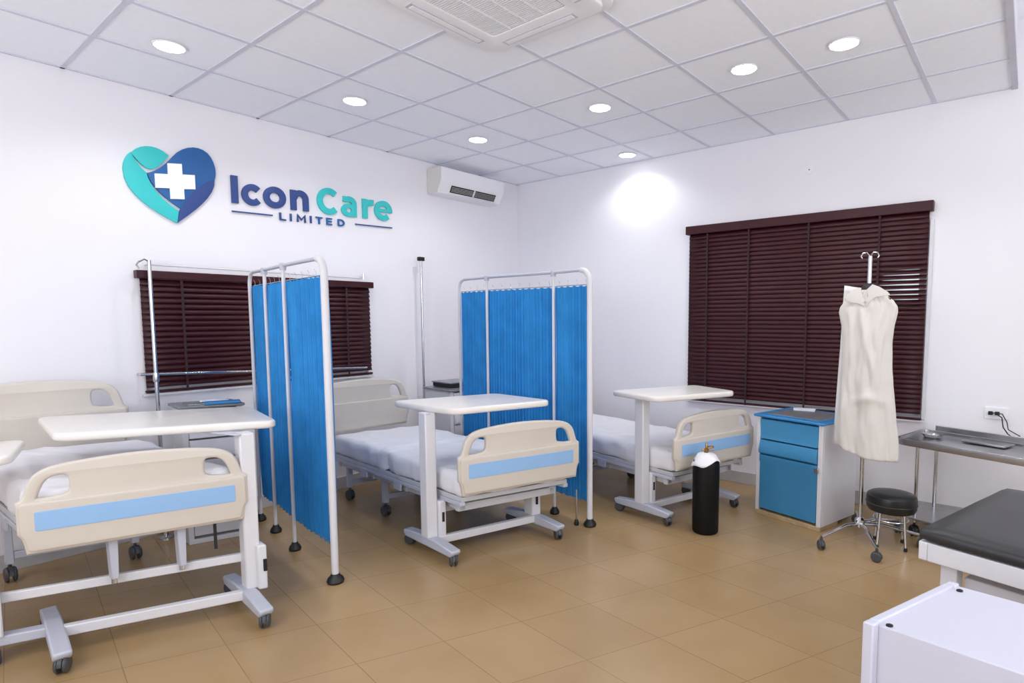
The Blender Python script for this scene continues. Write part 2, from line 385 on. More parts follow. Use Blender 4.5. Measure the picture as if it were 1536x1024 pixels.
# ------------------------------------------------------------------ split air conditioner on the back wall
e = thing('wall_air_conditioner', 'white wall mounted split air conditioner high beside the room corner', 'air conditioner', (-.89, 0, 2.83))
prof = [(-.003, .245), (-.215, .245), (-.225, .235), (-.225, .125), (-.215, .10), (-.155, -.002), (-.003, -.012)]
b = MB(); b.yzprism(prof, -.445, .435); obj('body', b, 'acwhite', e, .006)
b = MB(); b.yzprism([(-.004, .24), (-.21, .24), (-.22, .23), (-.22, .126), (-.21, .10), (-.152, .002), (-.004, -.008)], -.452, -.445); obj('side_cover', b, 'acside', e, .002)
def slant(a, t, o):  # t 0..1 down the slanted outlet face, o outwards
    p0 = Vector((0, -.2155, .099)); p1 = Vector((0, -.156, -.001)); d = p1-p0; n = Vector((0, -.86, -.51)).normalized(); q = p0+d*t+n*o; return (a, q.y, q.z)
b = MB(); b.add([slant(a, t, .002) for a, t in ((-.30, .2), (.33, .2), (.33, .82), (-.30, .82))], [(0, 1, 2, 3)]); obj('outlet', b, 'dark', e, solid=.003)
for t in (.3, .42, .54, .66):
    b = MB(); b.add([slant(a, tt, .005) for a, tt in ((-.29, t+.02), (.32, t+.02), (.32, t+.05), (-.29, t+.05))], [(0, 1, 2, 3)]); obj('vane', b, 'acside', e, solid=.002)
b = MB(); b.add([slant(a, tt, .007) for a, tt in ((.005, .2), (.025, .2), (.025, .83), (.005, .83))], [(0, 1, 2, 3)]); obj('outlet_divider', b, 'acwhite', e, solid=.003)
b = MB(); b.add([slant(a, tt, .008) for a, tt in ((-.32, .86), (.34, .86), (.34, .91), (-.32, .91))], [(0, 1, 2, 3)]); obj('flap', b, 'acwhite', e, solid=.003)

# ------------------------------------------------------------------ the sign on the back wall
SX, SZ = -3.24, 2.452
def sp(x, z, d): return Vector((x, -.012+d*1.0, z))    # local to sign base
sign = thing('wall_logo', 'raised wall logo, teal and blue heart with white cross beside the words Icon Care Limited', 'sign', (-3.2, 0, 2.45))
def lg(name, polys, m, lift=0, th=.009):
    return outline(polys, th, .001, lambda x, y, z: Vector((x+3.2, -.011-lift+z, y-2.45)), name, m, sign)
def Lg(x, y):   # position on the wall (x, z) of a point of the drawn emblem, by a flat affine chart of the emblem
    X = -3.928+(x-109)*.001293*(1-.00003*(x-300)); Z_ = 2.575-(y-175)*.001618+(x-109)*.000345
    return (X, Z_)
def bez(p, n=8):
    out = []
    for i in range(0, len(p)-1, 3):
        a, b, c, d = [Vector(q) for q in (p[i], p[i+1], p[i+2], p[(i+3) % len(p)])]
        for k in range(n):
            t = k/n; q = a*(1-t)**3+b*3*t*(1-t)**2+c*3*t*t*(1-t)+d*t**3; out.append((q.x, q.y))
    return out
teal_hand = bez([(150, 112), (170, 85), (245, 65), (322, 130), (290, 165), (260, 185), (235, 183), (205, 180), (180, 150), (150, 112)])
teal_arm = bez([(148, 108), (165, 150), (190, 180), (212, 197), (215, 235), (260, 310), (357, 375), (352, 395), (348, 412), (346, 425), (230, 360), (105, 270), (109, 175), (110, 145), (125, 120), (148, 108)])
blue = bez([(215, 199), (260, 195), (300, 175), (345, 135), (400, 85), (500, 90), (540, 150), (575, 205), (560, 250), (548, 262), (480, 265), (410, 310), (370, 366), (290, 310), (235, 260), (215, 199)])
navyp = bez([(553, 252), (490, 262), (410, 300), (362, 375), (356, 395), (350, 410), (348, 425), (420, 390), (560, 330), (553, 252)])
lg('heart_hand', [[Lg(*p) for p in teal_hand]], 'teal'); lg('heart_arm', [[Lg(*p) for p in teal_arm]], 'teal')
lg('heart_lobe', [[Lg(*p) for p in blue]], 'lblue'); lg('heart_shade', [[Lg(*p) for p in navyp]], 'navy', .002)
cross = [(313, 165), (382, 172), (382, 218), (445, 225), (445, 287), (386, 281), (386, 326), (318, 318), (318, 272), (249, 264), (249, 205), (313, 212)]
lg('white_cross', [[Lg(*p) for p in cross]], 'lwhite', .012)
def ribbon(path, w):
    L, R_ = [], []
    P = [Vector(p) for p in path]
    for i, p in enumerate(P):
        d = ((P[i]-P[i-1]).normalized() if i else Vector((0, 0)))+((P[i+1]-P[i]).normalized() if i < len(P)-1 else Vector((0, 0))); d.normalize(); n = Vector((-d.y, d.x))*w/2
        L.append((p+n)[:]); R_.append((p-n)[:])
    return L+R_[::-1]
def arc(cx, cy, rx, ry, a0, a1, n=20): return [(cx+rx*math.cos(math.radians(a0+(a1-a0)*k/n)), cy+ry*math.sin(math.radians(a0+(a1-a0)*k/n))) for k in range(n+1)]
SL = .029
def put(polys, x0, z0, s): return [[(x0+p[0]*s, z0+(p[0]*s+x0-SX)*SL+p[1]*s) for p in q] for q in polys]
def glyphs(ch, h, w):   # simple bold geometric letters: unit x-height .17 m, stroke w; returns list of polygons sets
    xh, cap = .158, .208
    if ch == 'I': return [[[(0, 0), (w*1.02, 0), (w*1.02, cap), (0, cap)]]], w
    r = xh/2-w/2+.004
    if ch == 'c': return [[ribbon(arc(.078, xh/2, r*.98, r, 42, 318), w)]], .145
    if ch == 'o': return [[arc(.088, xh/2, r*1.08+w/2, r+w/2, 0, 351, 39), arc(.088, xh/2, r*1.08-w/2, r-w/2, 0, 351, 39)]], .176
    if ch == 'n': return [[[(0, 0), (w, 0), (w, xh), (0, xh)]], [ribbon([(w*.5, xh*.55)]+arc(.079, xh-.068+.004, .047, .068-w/2, 160, 0, 12)+[(.126, 0)], w)]], .145
    if ch == 'C': return [[ribbon(arc(.108, cap/2, (cap/2-w/2)*1.0, cap/2-w/2+.004, 47, 313, 28), w*1.02)]], .2
    if ch == 'a': return [[arc(.068, xh*.31, .064, xh*.33, 0, 351, 39), arc(.07, xh*.31, .064-w*.9, xh*.33-w*.72, 0, 351, 39)], [ribbon([(.02, xh*.86)]+arc(.07, xh-.055, .047, .055-w*.42, 118, 0, 10)+[(.117, 0)], w*.94)]], .142
    if ch == 'r': return [[[(0, 0), (w, 0), (w, xh), (0, xh)]], [ribbon([(w*.5, xh*.5)]+arc(.086, xh-.075, .064, .075-w/2, 165, 92, 8)+[(.105, xh-w/2)], w)]], .105
    if ch == 'e': return [[ribbon(arc(.083, xh/2, r*1.05, r, -42, -358, 26)[:0]+arc(.083, xh/2, r*1.05, r, 0, 312, 28), w*.96)], [[(.03, xh/2-.012), (.083+r*1.05+w*.46, xh/2-.012), (.083+r*1.05+w*.46, xh/2+.014), (.03, xh/2+.014)]]], .166
for ch, x0, sc_, mt in (('I', -3.238, 1, 'navy'), ('c', -3.160, 1, 'navy'), ('o', -2.997, 1.03, 'navy'), ('n', -2.775, 1.03, 'navy'),
                    ('C', -2.545, 1.05, 'teal'), ('a', -2.318, 1.1, 'teal'), ('r', -2.102, 1.1, 'teal'), ('e', -1.972, 1.12, 'teal')):
    sets, adv = glyphs(ch, 0, .046)
    for i, pl in enumerate(sets): lg('letter', put(pl, x0, SZ+.001, sc_), mt, .0012*i)
def small(ch):
    h, w = .060, .0105; k = .048
    R = lambda x0, x1, y0, y1: [(x0, y0), (x1, y0), (x1, y1), (x0, y1)]
    if ch == 'L': return [R(0, w, 0, h), R(w, k*.85, 0, w)]
    if ch == 'I': return [R(0, w, 0, h)]
    if ch == 'M': return [ribbon([(w/2, 0), (w/2, h-.001), (.031, h*.35), (.062-w/2, h-.001), (.062-w/2, 0)], w)]
    if ch == 'T': return [R(k/2-w/2, k/2+w/2, 0, h-w), R(0, k, h-w, h)]
    if ch == 'E': return [R(0, w, 0, h), R(w, k*.85, 0, w), R(w, k*.8, h/2-w/2, h/2+w/2), R(w, k*.85, h-w, h)]
    if ch == 'D': return [ribbon([(w/2, w/2), (w/2, h-w/2), (.02, h-w/2)]+arc(.02, h/2, .028, h/2-w/2, 80, -80, 10)+[(.02, w/2), (w/2, w/2)], w)]
for ch, x0 in (('L', -2.873), ('I', -2.785), ('M', -2.727), ('I', -2.611), ('T', -2.560), ('E', -2.462), ('D', -2.355)):
    for i, pl in enumerate(small(ch)):
        lg('small_letter', [[(x0+p[0]*1.25 if ch != 'I' else x0+p[0]*1.2, SZ-.094+(x0-SX)*SL+p[1]) for p in pl]], 'navy' if x0 < -2.6 else 'lblue', .0008*i, .006)
for x0, x1 in ((-3.241, -2.93), (-2.18, -1.785)):
    lg('underline', [[(x, SZ-.067+(x-SX)*SL+dz-.0) for x, dz in ((x0, 0), (x1, 0), (x1, .008), (x0, .008))]], 'navy', 0, .005)

# ------------------------------------------------------------------ casters
def caster(par, x, y, rz=0, r=.035, hood=True, m='caster', zt=None, name='caster'):
    f = Fr((x, y, 0), rz)
    zt = zt or 2*r+.012
    h = MB(f); h.tube([(0, 0, r*1.2), (0, 0, zt)], .009, 10)
    if hood:
        n = 9
        pts = [(-r*1.02*math.cos(PI*k/n), r+r*1.08*math.sin(PI*k/n)) for k in range(n+1)]
        h.xzprism(pts+[(pts[-1][0]*.8, pts[-1][1]), (pts[0][0]*.8, pts[0][1])], -r*.22, r*.22)
    o = obj(name, h, m, par, .001)
    for s in (-1, 1):
        w = MB(f); seg = 20; a0, a1 = (s*r*.25, s*r*.62)
        ring = lambda b, rr: [(rr*math.cos(2*PI*k/seg), b, r+rr*math.sin(2*PI*k/seg)) for k in range(seg)]
        pts = ring(a0, r*.98)+ring((a0+a1)/2, r)+ring(a1, r*.82)
        fs = [tuple(range(seg)), tuple(range(2*seg, 3*seg))]+[(j*seg+k, j*seg+(k+1) % seg, (j+1)*seg+(k+1) % seg, (j+1)*seg+k) for j in range(2) for k in range(seg)]
        w.add(pts, fs); obj('wheel', w, m, o, .002)
    return o

# ------------------------------------------------------------------ beds
def board(par, name, f, w, z0, zm, z1, left_up, rim='abs', stripe=True):
    """moulded end board with hand loops; f frame centred on the board, b = thickness direction"""
    Hh = z1-z0
    base = [(-.472, 0), (.472, 0), (.482, .16), (.5, .22), (.5, .56), (.474, .6), (.462, .70), (.443, .82), (.405, .90), (.34, .945), (.2, .98), (0, 1.0)]
    pts = base + [(-x, y) for x, y in base[::-1] if 0 < x and y > .1]
    # corners kept by doubling
    P = []
    for x, y in pts:
        P.append((x*w, z0+y*Hh))
        if y <= .0 or abs(x) >= .499: P += [(x*w, z0+y*Hh)]*2
    P = chaikin(P, 2)
    hole = lambda s: [(s*x*w, z0+y*Hh) for x, y in ((.445, .60), (.43, .575), (.37, .575), (.305, .60), (.285, .66), (.285, .84), (.315, .885), (.37, .875), (.408, .81), (.43, .70))]
    hl = chaikin(hole(1), 2); hr = chaikin(hole(-1), 2)
    o = outline([P, hl, hr], .019, .012, lambda x, y, z: f(x, z, y), name, rim, par)
    # thicker lower shell on both faces with a softly rounded ledge
    q = [(-.494*w, z0+.22*Hh), (-.476*w, z0+.15*Hh), (-.466*w, z0+.008), (.466*w, z0+.008), (.476*w, z0+.15*Hh), (.494*w, z0+.22*Hh), (.493*w, z0+.55*Hh), (-.493*w, z0+.55*Hh)]
    for s in (-1, 1):
        outline([rounded(q, .012)], .008, .007, lambda x, y, z: f(x, s*.019+z, y), 'lower_shell', rim, o)
    if stripe:
        st = rounded([(-.44*w, z0+.24*Hh), (.445*w, z0+.24*Hh), (.445*w, z0+.46*Hh), (-.44*w, z0+.46*Hh)], .008)
        outline([st], .0015, .0005, lambda x, y, z: f(x, -.028+z, y), 'blue_stripe', 'stripe', o)
    return o
def rbox(mb, x0, x1, y0, y1, z0, z1, r, n, disp):
    """rounded, softly wrinkled cushion shape"""
    nx, ny, nz = n
    cx, cy, cz = (x0+x1)/2, (y0+y1)/2, (z0+z1)/2; hx, hy, hz = (x1-x0)/2, (y1-y0)/2, (z1-z0)/2
    def pt(a, b, c):
        p = Vector((a*hx, b*hy, c*hz)); q = Vector((max(-hx+r, min(hx-r, p.x)), max(-hy+r, min(hy-r, p.y)), max(-hz+r, min(hz-r, p.z))))
        d = p-q; nn = d.normalized() if d.length > 1e-6 else Vector((0, 0, 1))
        w = q+nn*r if d.length > 1e-6 else p
        w = w+nn*disp(cx+w.x, cy+w.y, cz+w.z, nn)
        return (cx+w.x, cy+w.y, cz+w.z)
    L = lambda k, n: -1+2*k/n
    faces = [(lambda u, v: pt(L(u, 1), L(v, 1), 1), nx, ny), (lambda u, v: pt(L(u, 1), -1, L(v, 1)), nx, nz), (lambda u, v: pt(L(u, 1), 1, L(v, 1)), nx, nz),
             (lambda u, v: pt(-1, L(u, 1), L(v, 1)), ny, nz), (lambda u, v: pt(1, L(u, 1), L(v, 1)), ny, nz)]
    for fn, a, b in faces: mb.grid(fn, a, b)
    bmesh.ops.remove_doubles(mb.bm, verts=mb.bm.verts, dist=1e-4)
def bed(o, ua, va, L, zb, zm, zt, zrail, ztop, head_ang, head_off, hz0, hz1, label, sheet_label, seed, prongs=False, crease=None):
    W_ = .88; e = thing('hospital_bed', label, 'bed', (o[0], o[1], 0), 'adjustable hospital beds')
    f = Fr((0, 0, 0), ua, va); hw = .40
    ff = Fr((0, 0, 0), ua, ua+90)
    board(e, 'footboard', ff, W_, zb, zm, zt, 0)
    hc = f(0, L, 0); fh = Fr(hc+Vector((head_off, 0, 0)), head_ang, head_ang+90)
    board(e, 'headboard', fh, W_, hz0, hz0+.1, hz1, 0, stripe=False)
    # mattress platform and under frame
    m = MB(f); m.box(-hw, hw, .05, L-.05, zrail-.035, zrail-.004); obj('platform', m, 'fmetal', e, .003)
    for s in (-1, 1):
        m = MB(f); x = s*(hw-.01)
        m.box(x-.018, x+.018, .05, L-.05, zrail-.062, zrail-.036); obj('side_rail', m, 'gmetal', e, .004)
        m = MB(f); x = s*(hw-.06); m.box(x-.02, x+.02, .13, L-.1, zrail-.115, zrail-.064); obj('lower_rail', m, 'fmetal', e, .004)
        for b_ in (.42*L, .68*L):
            m = MB(f); x = s*(hw+.004); m.box(x-.006, x+.006, b_-.05, b_+.05, zrail-.11, zrail-.04); obj('rail_bracket', m, 'gmetal', e, .003)
    for b_ in (.15, L*.4, L*.65, L-.12):
        m = MB(f); m.box(-hw+.03, hw-.03, b_-.02, b_+.02, zrail-.12, zrail-.07); obj('cross_rail', m, 'fmetal', e, .004)
    for b_ in ((L-.14,) if prongs else (L*.62, L-.14)):
        for s in (-1, 1):
            x = s*(hw-.1); m = MB(f); m.box(x-.02, x+.02, b_-.02, b_+.02, .11, zrail-.12); obj('leg', m, 'gmetal', e, .004)
            cp = f(x, b_, 0); caster(e, cp.x, cp.y, va, .045, zt=.12)
        m = MB(f); m.box(-hw+.1, hw-.1, b_-.015, b_+.015, .14, .18); obj('leg_brace', m, 'gmetal', e, .003)
    if prongs:
        for x in (-.11, .165):
            m = MB(f); m.box(x-.014, x+.014, .0+.04, .09, zrail-.3, zrail-.06, tx=-.006); obj('hanging_arm', m, 'gmetal', e, .004)
            m = MB(f); m.lathe([(.012, zrail-.325), (.012, zrail-.3)], (x, .065), 12); obj('arm_tip', m, 'chrome', e)
        m = MB(f); m.box(-hw+.02, hw+.0, .05, .08, zrail-.105, zrail-.06); obj('end_rail', m, 'fmetal', e, .004)
        m = MB(f); m.box(.30, .313, .03, .036, zrail-.24, zrail-.06); obj('strap', m, 'rubber', e)
    m = MB(f)
    rbox(m, -hw+.02, hw-.02, .045, L-.05, zrail, ztop-.014, .03, (8, 16, 3), lambda x, y, z, n: 0)
    m.bm.faces.ensure_lookup_table(); obj('mattress', m, 'sheet', e)
    # the sheet lying over the mattress
    def disp(x, y, z, n):
        s = Vector((x*3.1+seed, y*1.9, z*2))
        a = noise.noise(s)*.008 + noise.noise(Vector((x*9+seed, y*5.5, z*6)))*.0045
        side = 1-abs(n.z)
        a += side*(.008*math.sin(y*17+3*noise.noise(Vector((y*2, seed, 0)))) + .006*noise.noise(Vector((x*12, y*12, seed))))
        rdg = abs(noise.noise(Vector((x*2.3+seed*2, y*3.1+x*1.5, 7)))); a += .009*max(0, .16-rdg)/.16
        if crease is not None:
            d = (y-crease-.06*x)
            a += -.03*math.exp(-(d/.022)**2)*(.35+side) + .016*math.exp(-((d-.05)/.04)**2)
        return a
    m = MB(Fr(Vector((o[0], o[1], 0)), ua, va))
    rbox(m, -hw-.004, hw+.004, .035, L-.035, zrail-.012, ztop, .05, (44, 90, 9), disp)
    sh = obj('bed_sheet', m, 'sheet', smooth=180); setorigin(sh, (o[0], o[1], zrail)); tag(sh, sheet_label, 'bed sheet', 'white sheets on the hospital beds')
    return e
bed((-4.366, -1.57), -18.5, 91, 1.40, .518, .76, .91, .60, .775, -6, -.10, .72, 1.17,
    'nearest hospital bed at the far left, its cream footboard with blue stripe facing the viewer', 'white sheet on the leftmost bed, under the biggest overbed table', 3.1, prongs=True)
bed((-2.454, -2.303), -19, 84, 1.98, .453, .606, .863, .42, .57, -6, -.13, .6, 1.02,
    'middle hospital bed with cream footboard and blue stripe, between the two blue curtain screens', 'wrinkled white sheet on the middle bed, between the two blue screens', 11.7, crease=1.02)
bed((-1.03, -3.03), -17, 77, 1.98, .435, .54, .83, .40, .545, -13, 0, .6, 1.0,
    'farthest hospital bed with cream footboard beside the right wall, behind the black cylinder', 'white sheet on the farthest bed, seen right of the second blue screen', 23.3)

# ------------------------------------------------------------------ overbed tables
def prism_uv(par, name, pts, z0, z1, m, bev=.004):
    mb = MB(); mb.quadprism(pts, z0, z1); return obj(name, mb, m, par, bev)
def overbed(label, lf, rf, vv, top, ztop, tall, ext=None, hf=0):
    """lf/rf: floor points of the front casters of left and right foot; vv: foot vector to the rear; tall: -1 column on left foot, 1 on right"""
    o = Vector(((lf[0]+rf[0])/2+vv[0]/2, (lf[1]+rf[1])/2+vv[1]/2, 0))
    e = thing('overbed_table', label, 'overbed table', o, 'wheeled overbed tables')
    V = Vector((vv[0], vv[1])); vd = V.normalized(); va = math.degrees(math.atan2(vd.y, vd.x))
    U = Vector((rf[0]-lf[0], rf[1]-lf[1])); ua = math.degrees(math.atan2(U.y, U.x)); Lu = U.length
    mids = []
    for p in (lf, rf):
        f = Fr((p[0]-o.x, p[1]-o.y, 0), va-90, va)
        L = V.length; m = MB(f)
        pts = [(-.012, .062), (-.035, .085), (-.035, .105), (L*.32, .125), (L*.68, .125), (L+.035, .105), (L+.035, .085), (L+.012, .062), (L*.6, .062), (L*.4, .062)]
        m.yzprism(pts, -.034, .034); ft = obj('foot', m, 'gmetal', e, .008)
        for q in (0, L):
            c_ = f(0, q, 0); caster(e, c_.x, c_.y, va+25*(1 if q else -1), .040, zt=.07)
        mids.append(f(0, L*.5, 0))
    fl_ = Fr(mids[0], ua, va); fr_ = Fr(mids[1], ua, va)
    d = (mids[1]-mids[0]); fb = Fr(mids[0], ua, va)
    m = MB(fb); m.box(.03, Lu-.03, -.055, -.015, .075, .125); obj('lower_bar', m, 'wmetal', e, .005)
    m = MB(fb); m.box(-.18 if ext else .035, Lu-(.0 if ext else .03), .035, .065, .255, .30); obj('upper_bar', m, 'wmetal', e, .005)
    tf, sf = (fl_, fr_) if tall < 0 else (fr_, fl_)
    co = .028 if tall > 0 else 0
    m = MB(tf); m.box(co-.036, co+.036, -.03, .055, .118, ztop-.041); obj('column', m, 'wmetal', e, .008)
    # sleeve with release lever on the tall side, and the short post on the other
    sx = -tall*.062
    m = MB(tf); m.box(sx-.026 if tall < 0 else sx-.022, sx+.022, -.05, .04, .12, .36); s_ = obj('sleeve', m, 'wmetal', e, .008)
    if tall > 0:
        s_.location = tf(.062+.0, -.016, 0)-tf(sx, 0, 0); 
    m = MB(tf); a = sx if tall < 0 else .055
    a = .072 if tall > 0 else a; m.box(a-.008, a+.008, -.076 if tall > 0 else -.054, -.05, .22, .285); obj('lever', m, 'dark', s_ if False else e, .002)
    if ext: sf = Fr(mids[0]+fl_.u*-.215, ua, va)
    m = MB(sf); m.box(-.036, .036, -.035, .06, .118, .34); obj('short_post', m, 'wmetal', e, .008)
    m = MB(sf); m.box(-.008, .008, -.044, -.034, .2, .27); obj('lever', m, 'dark', e, .002)
    T = [(p[0]-o.x, p[1]-o.y) for p in top]
    outline([rounded(T, .06, 8)], .021, .014, lambda x, y, z: Vector((x, y, ztop-.021+z)), 'table_top', 'top', e)
    # bracket between column head and the top
    ce_ = Vector((sum(p[0] for p in T)/4, sum(p[1] for p in T)/4, 0)); ch = tf(0, 0, 0); dr = (ce_-ch); ln = dr.length; a_ = math.degrees(math.atan2(dr.y, dr.x))
    m = MB(Fr(ch, a_)); m.box(-.03, min(ln*1.1, .42), -.03, .03, ztop-.052, ztop-.042); obj('bracket', m, 'gmetal', e, .004)
    if ext:
        fe = Fr(mids[0], ua, va)
        m = MB(fe); m.box(-.25, -.03, -.02, .04, .075, .122); obj('side_arm', m, 'gmetal', e, .006)
        cp = sf(0, -.03, 0); caster(e, cp.x, cp.y, va, .034, zt=.08)
    return e
overbed('nearest overbed table with cream top, across the leftmost bed, tall column on its right', (-4.713, -1.631), (-3.984, -1.946), (.053, .52),
        [(-4.596, -1.209), (-3.767, -1.682), (-3.62, -1.014), (-4.53, -.484)], 1.0, 1, ext=True)
overbed('middle overbed table with cream top, at the foot of the bed between the blue screens', (-2.907, -2.129), (-2.154, -2.368), (.062, .516),
        [(-2.850, -2.09), (-2.180, -2.32), (-2.145, -1.755), (-2.855, -1.48)], .988, -1)
overbed('farthest overbed table with cream top, in front of the large maroon blind', (-1.446, -2.849), (-.721, -3.071), (.082, .475),
        [(-1.60, -2.83), (-.93, -3.14), (-.74, -2.71), (-1.46, -2.36)], .988, -1)
# the end of one more table top coming in at the left edge of the photo
overbed('rounded cream table top end poking in at the left edge beside the nearest table', (-5.62, -1.05), (-4.99, -1.32), (.04, .5),
        [(-5.45, -1.15), (-4.78, -1.25), (-4.66, -.8), (-5.4, -.62)], .93, -1)

# ------------------------------------------------------------------ blue folding screens
def screen(label, P, zt, cz0, cz1, side, extra=None):
    """P: floor points of four posts, the last one the thick near post"""
    o = Vector((P[3][0], P[3][1], 0)); e = thing('privacy_screen', label, 'privacy screen', o, 'blue curtain screens on white frames')
    Q = [Vector((p[0]-o.x, p[1]-o.y, 0)) for p in P]
    def up(q, z): return (q.x, q.y, z)
    R_ = .09
    d3 = (Q[2]-Q[3]).normalized(); d0 = (Q[1]-Q[0]).normalized()
    corner3 = [tuple(Q[3]+d3*(R_*(1-math.cos(t)))+Vector((0, 0, zt-R_+R_*math.sin(t)))) for t in [PI/2*k/6 for k in range(7)]]
    corner0 = [tuple(Q[0]+d0*(R_*(1-math.cos(t)))+Vector((0, 0, zt-R_+R_*math.sin(t)))) for t in [PI/2*k/6 for k in range(7)]]
    m = MB(); m.tube([up(Q[3], .045)]+corner3, .021, 16); obj('near_post', m, 'wmetal', e)
    m = MB(); m.tube([corner3[-1], up(Q[2], zt), up(Q[1], zt), corner0[-1]], .0125, 12); obj('top_rail', m, 'gmetal', e)
    m = MB(); m.tube([up(Q[0], .045)]+corner0, .0135, 14); obj('far_post', m, 'wmetal', e)
    for k in (1, 2):
        m = MB(); m.tube([up(Q[k], .045), up(Q[k], zt)], .012, 14); obj('inner_post', m, 'wmetal', e)
        m = MB(Fr(Q[k])); m.lathe([(.02, zt-.03), (.021, zt-.01), (.021, zt+.012), (.012, zt+.016)], seg=14); obj('hinge', m, 'gmetal', e)
    for k in range(4):
        s = 1.25 if k == 3 else 1
        m = MB(Fr(Q[k])); m.lathe([(.036*s, 0), (.04*s, .012), (.034*s, .03), (.022*s, .045), (.02*s, .055)], seg=20); obj('foot', m, 'rubber', e)
    # curtains hanging on thin wires just beside the posts
    for k in range(3):
        a, b = Q[k], Q[k+1]; d = (b-a); L = d.length; d.normalize(); n = Vector((-d.y, d.x, 0))*side
        a2 = a+d*(.004 if k else .0)+n*.021; b2 = b-d*(.004 if k < 2 else .006)+n*.021
        LL = (b2-a2).length; nf = int(LL/.034)
        def fn(u, v, a2=a2, b2=b2, n=n, LL=LL, k=k, nf=nf):
            ph = u*nf*2*PI+2.2*noise.noise(Vector((u*LL*6, k*5+P[0][0], 0)))
            amp = (.011+.008*noise.noise(Vector((u*LL*5, k*7+3, 2))))*(.55+.45*math.sin(min(1, (1-v)*6)*PI/2))*(.9+.5*v)
            p = a2+(b2-a2)*u + n*(amp*math.sin(ph)+.012*noise.noise(Vector((u*LL*3, v*1.2, k+9)))) + (b-a).normalized()*(.004*math.cos(ph*.5))
            zb = cz0+.008*math.sin(ph*.5)+.006*noise.noise(Vector((u*9, k, 0)))
            zt_ = cz1-.008*abs(math.sin(u*nf*PI/2))
            return (p.x, p.y, zt_+(zb-zt_)*v)
        m = MB(); m.grid(fn, nf*8, 14); obj('curtain', m, 'curtain', e, smooth=180)
        for z in (cz1+.004, cz0+.012):
            m = MB(); m.tube([tuple(a2+Vector((0, 0, z))), tuple(b2+Vector((0, 0, z)))], .0035, 8); obj('curtain_wire', m, 'chrome', e)
        nh = max(2, int(LL/.12))
        for h in range(nh+1):
            m = MB(); q = a2+(b2-a2)*(h+.5)/(nh+1); m.tube([(q.x, q.y, cz1+.004), (q.x, q.y, cz1+.03), (q.x-n.x*.01, q.y-n.y*.01, cz1+.045)], .0012, 6)
            obj('curtain_hook', m, 'chrome', e)
    if extra:
        q = Vector((extra[0]-o.x, extra[1]-o.y, 0))
        m = MB(); m.tube([(q.x, q.y, .03), (q.x, q.y, cz0+.1)], .006, 10); obj('hinge_rod', m, 'chrome', e)
        m = MB(Fr(q)); m.lathe([(.016, 0), (.02, .012), (.014, .035), (.008, .045)], seg=16); obj('foot', m, 'rubber', e)
    return e
screen('blue pleated curtain screen on white posts, between the leftmost bed and the middle bed', [(-3.262, -.30), (-3.31, -.645), (-3.392, -1.085), (-3.49, -1.757)], 1.90, .20, 1.80, 1)
screen('blue pleated curtain screen on white posts, between the middle bed and the farthest bed', [(-1.643, -.80), (-1.716, -1.235), (-1.745, -2.0), (-1.803, -2.39)], 1.905, .175, 1.795, 1, extra=(-1.85, -2.30))

# ------------------------------------------------------------------ bedside lockers
def locker(label, org, ua, va, w, d, h, kind):
    """org: front-left floor corner seen from the front; a along the front, b into the depth"""
    e = thing('bedside_locker', label, 'bedside locker', (org[0], org[1], 0), 'bedside lockers'); f = Fr((0, 0, 0), ua, va)
    m = MB(f); T = .018
    m.box(0, T, .02, d, .03, h-.02); m.box(w-T, w, .02, d, .03, h-.02); m.box(T, w-T, d-T, d, .03, h-.02); m.box(T, w-T, .04, d-T, .05, .07)
    obj('carcass', m, 'wmetal', e, .002)
    for x in (0.0, w-.034):
        m = MB(f); m.box(x, x+.034, -.004, .02, .0, h-.02); obj('corner_post', m, 'wmetal', e, .003)
    m = MB(f); m.box(0, w, -.008, d*.5, 0, .035); obj('plinth', m, 'wood' if kind == 'blue' else 'wmetal', e, .003)
    fm = 'locker' if kind == 'blue' else 'wmetal'
    x0, x1 = .036, w-.036
    m = MB(f); m.yzprism([(.018, h*.76), (.018, h-.03), (-.012, h-.035), (-.014, h*.93), (-.005, h*.80), (-.014, h*.765)], x0, x1); dr = obj('drawer', m, fm, e, .003)
    m = MB(f); m.yzprism([(.018, h*.615), (.018, h*.755), (-.012, h*.75), (-.02, h*.71), (-.034, h*.645), (-.03, h*.625), (-.012, h*.615)], x0, x1+.0); obj('flap', m, fm, e, .004)
    m = MB(f); m.yzprism([(.018, .05), (.018, h*.61), (-.018, h*.605), (-.018, h*.55), (-.008, h*.52), (-.008, .055)], x0, x1); do = obj('door', m, fm, e, .003)
    m = MB(f); m.box(w-.05, w-.018, -.026, -.006, h*.54, h*.585); obj('latch', m, 'chrome', do, .002)
    m = MB(f); m.box(-.02, w+.015, -.025, d+.01, h-.02, h); obj('top', m, 'locker_top' if kind == 'blue' else ('greytop'), e, .006)
    m = MB(f); m.box(.05, w-.06, .06, d-.05, h-.001, h+.003); obj('top_inlay', m, 'greytop' if kind == 'blue' else 'steel', e, .002)
    return e
locker('blue fronted bedside locker with worn base under the large maroon blind, left of the gown', (-.746, -3.259), -105.5, -14.3, .553, .50, .80, 'blue')
o = tag(obj('folded_paper', MB().quadprism([(-.44, -3.44), (-.42, -3.60), (-.28, -3.57), (-.31, -3.40)], .804, .808), 'paper'), 'crumpled clear plastic packet lying on top of the blue locker', 'packet')
locker('white bedside locker with grey top behind the nearest table, below the small blind', (-3.80, -.42), -18, 84, .36, .27, .965, 'white')
locker('white bedside locker with grey top between the middle bed head and the second screen', (-1.62, -.62), -6, 84, .40, .44, .88, 'white')
mb = MB(Fr((-3.66, -.355, 0), -18)); mb.grid(lambda u, v: (u*.18, v*.11, .973+.012*abs(noise.noise(Vector((u*4, v*4, 1))))), 10, 10)
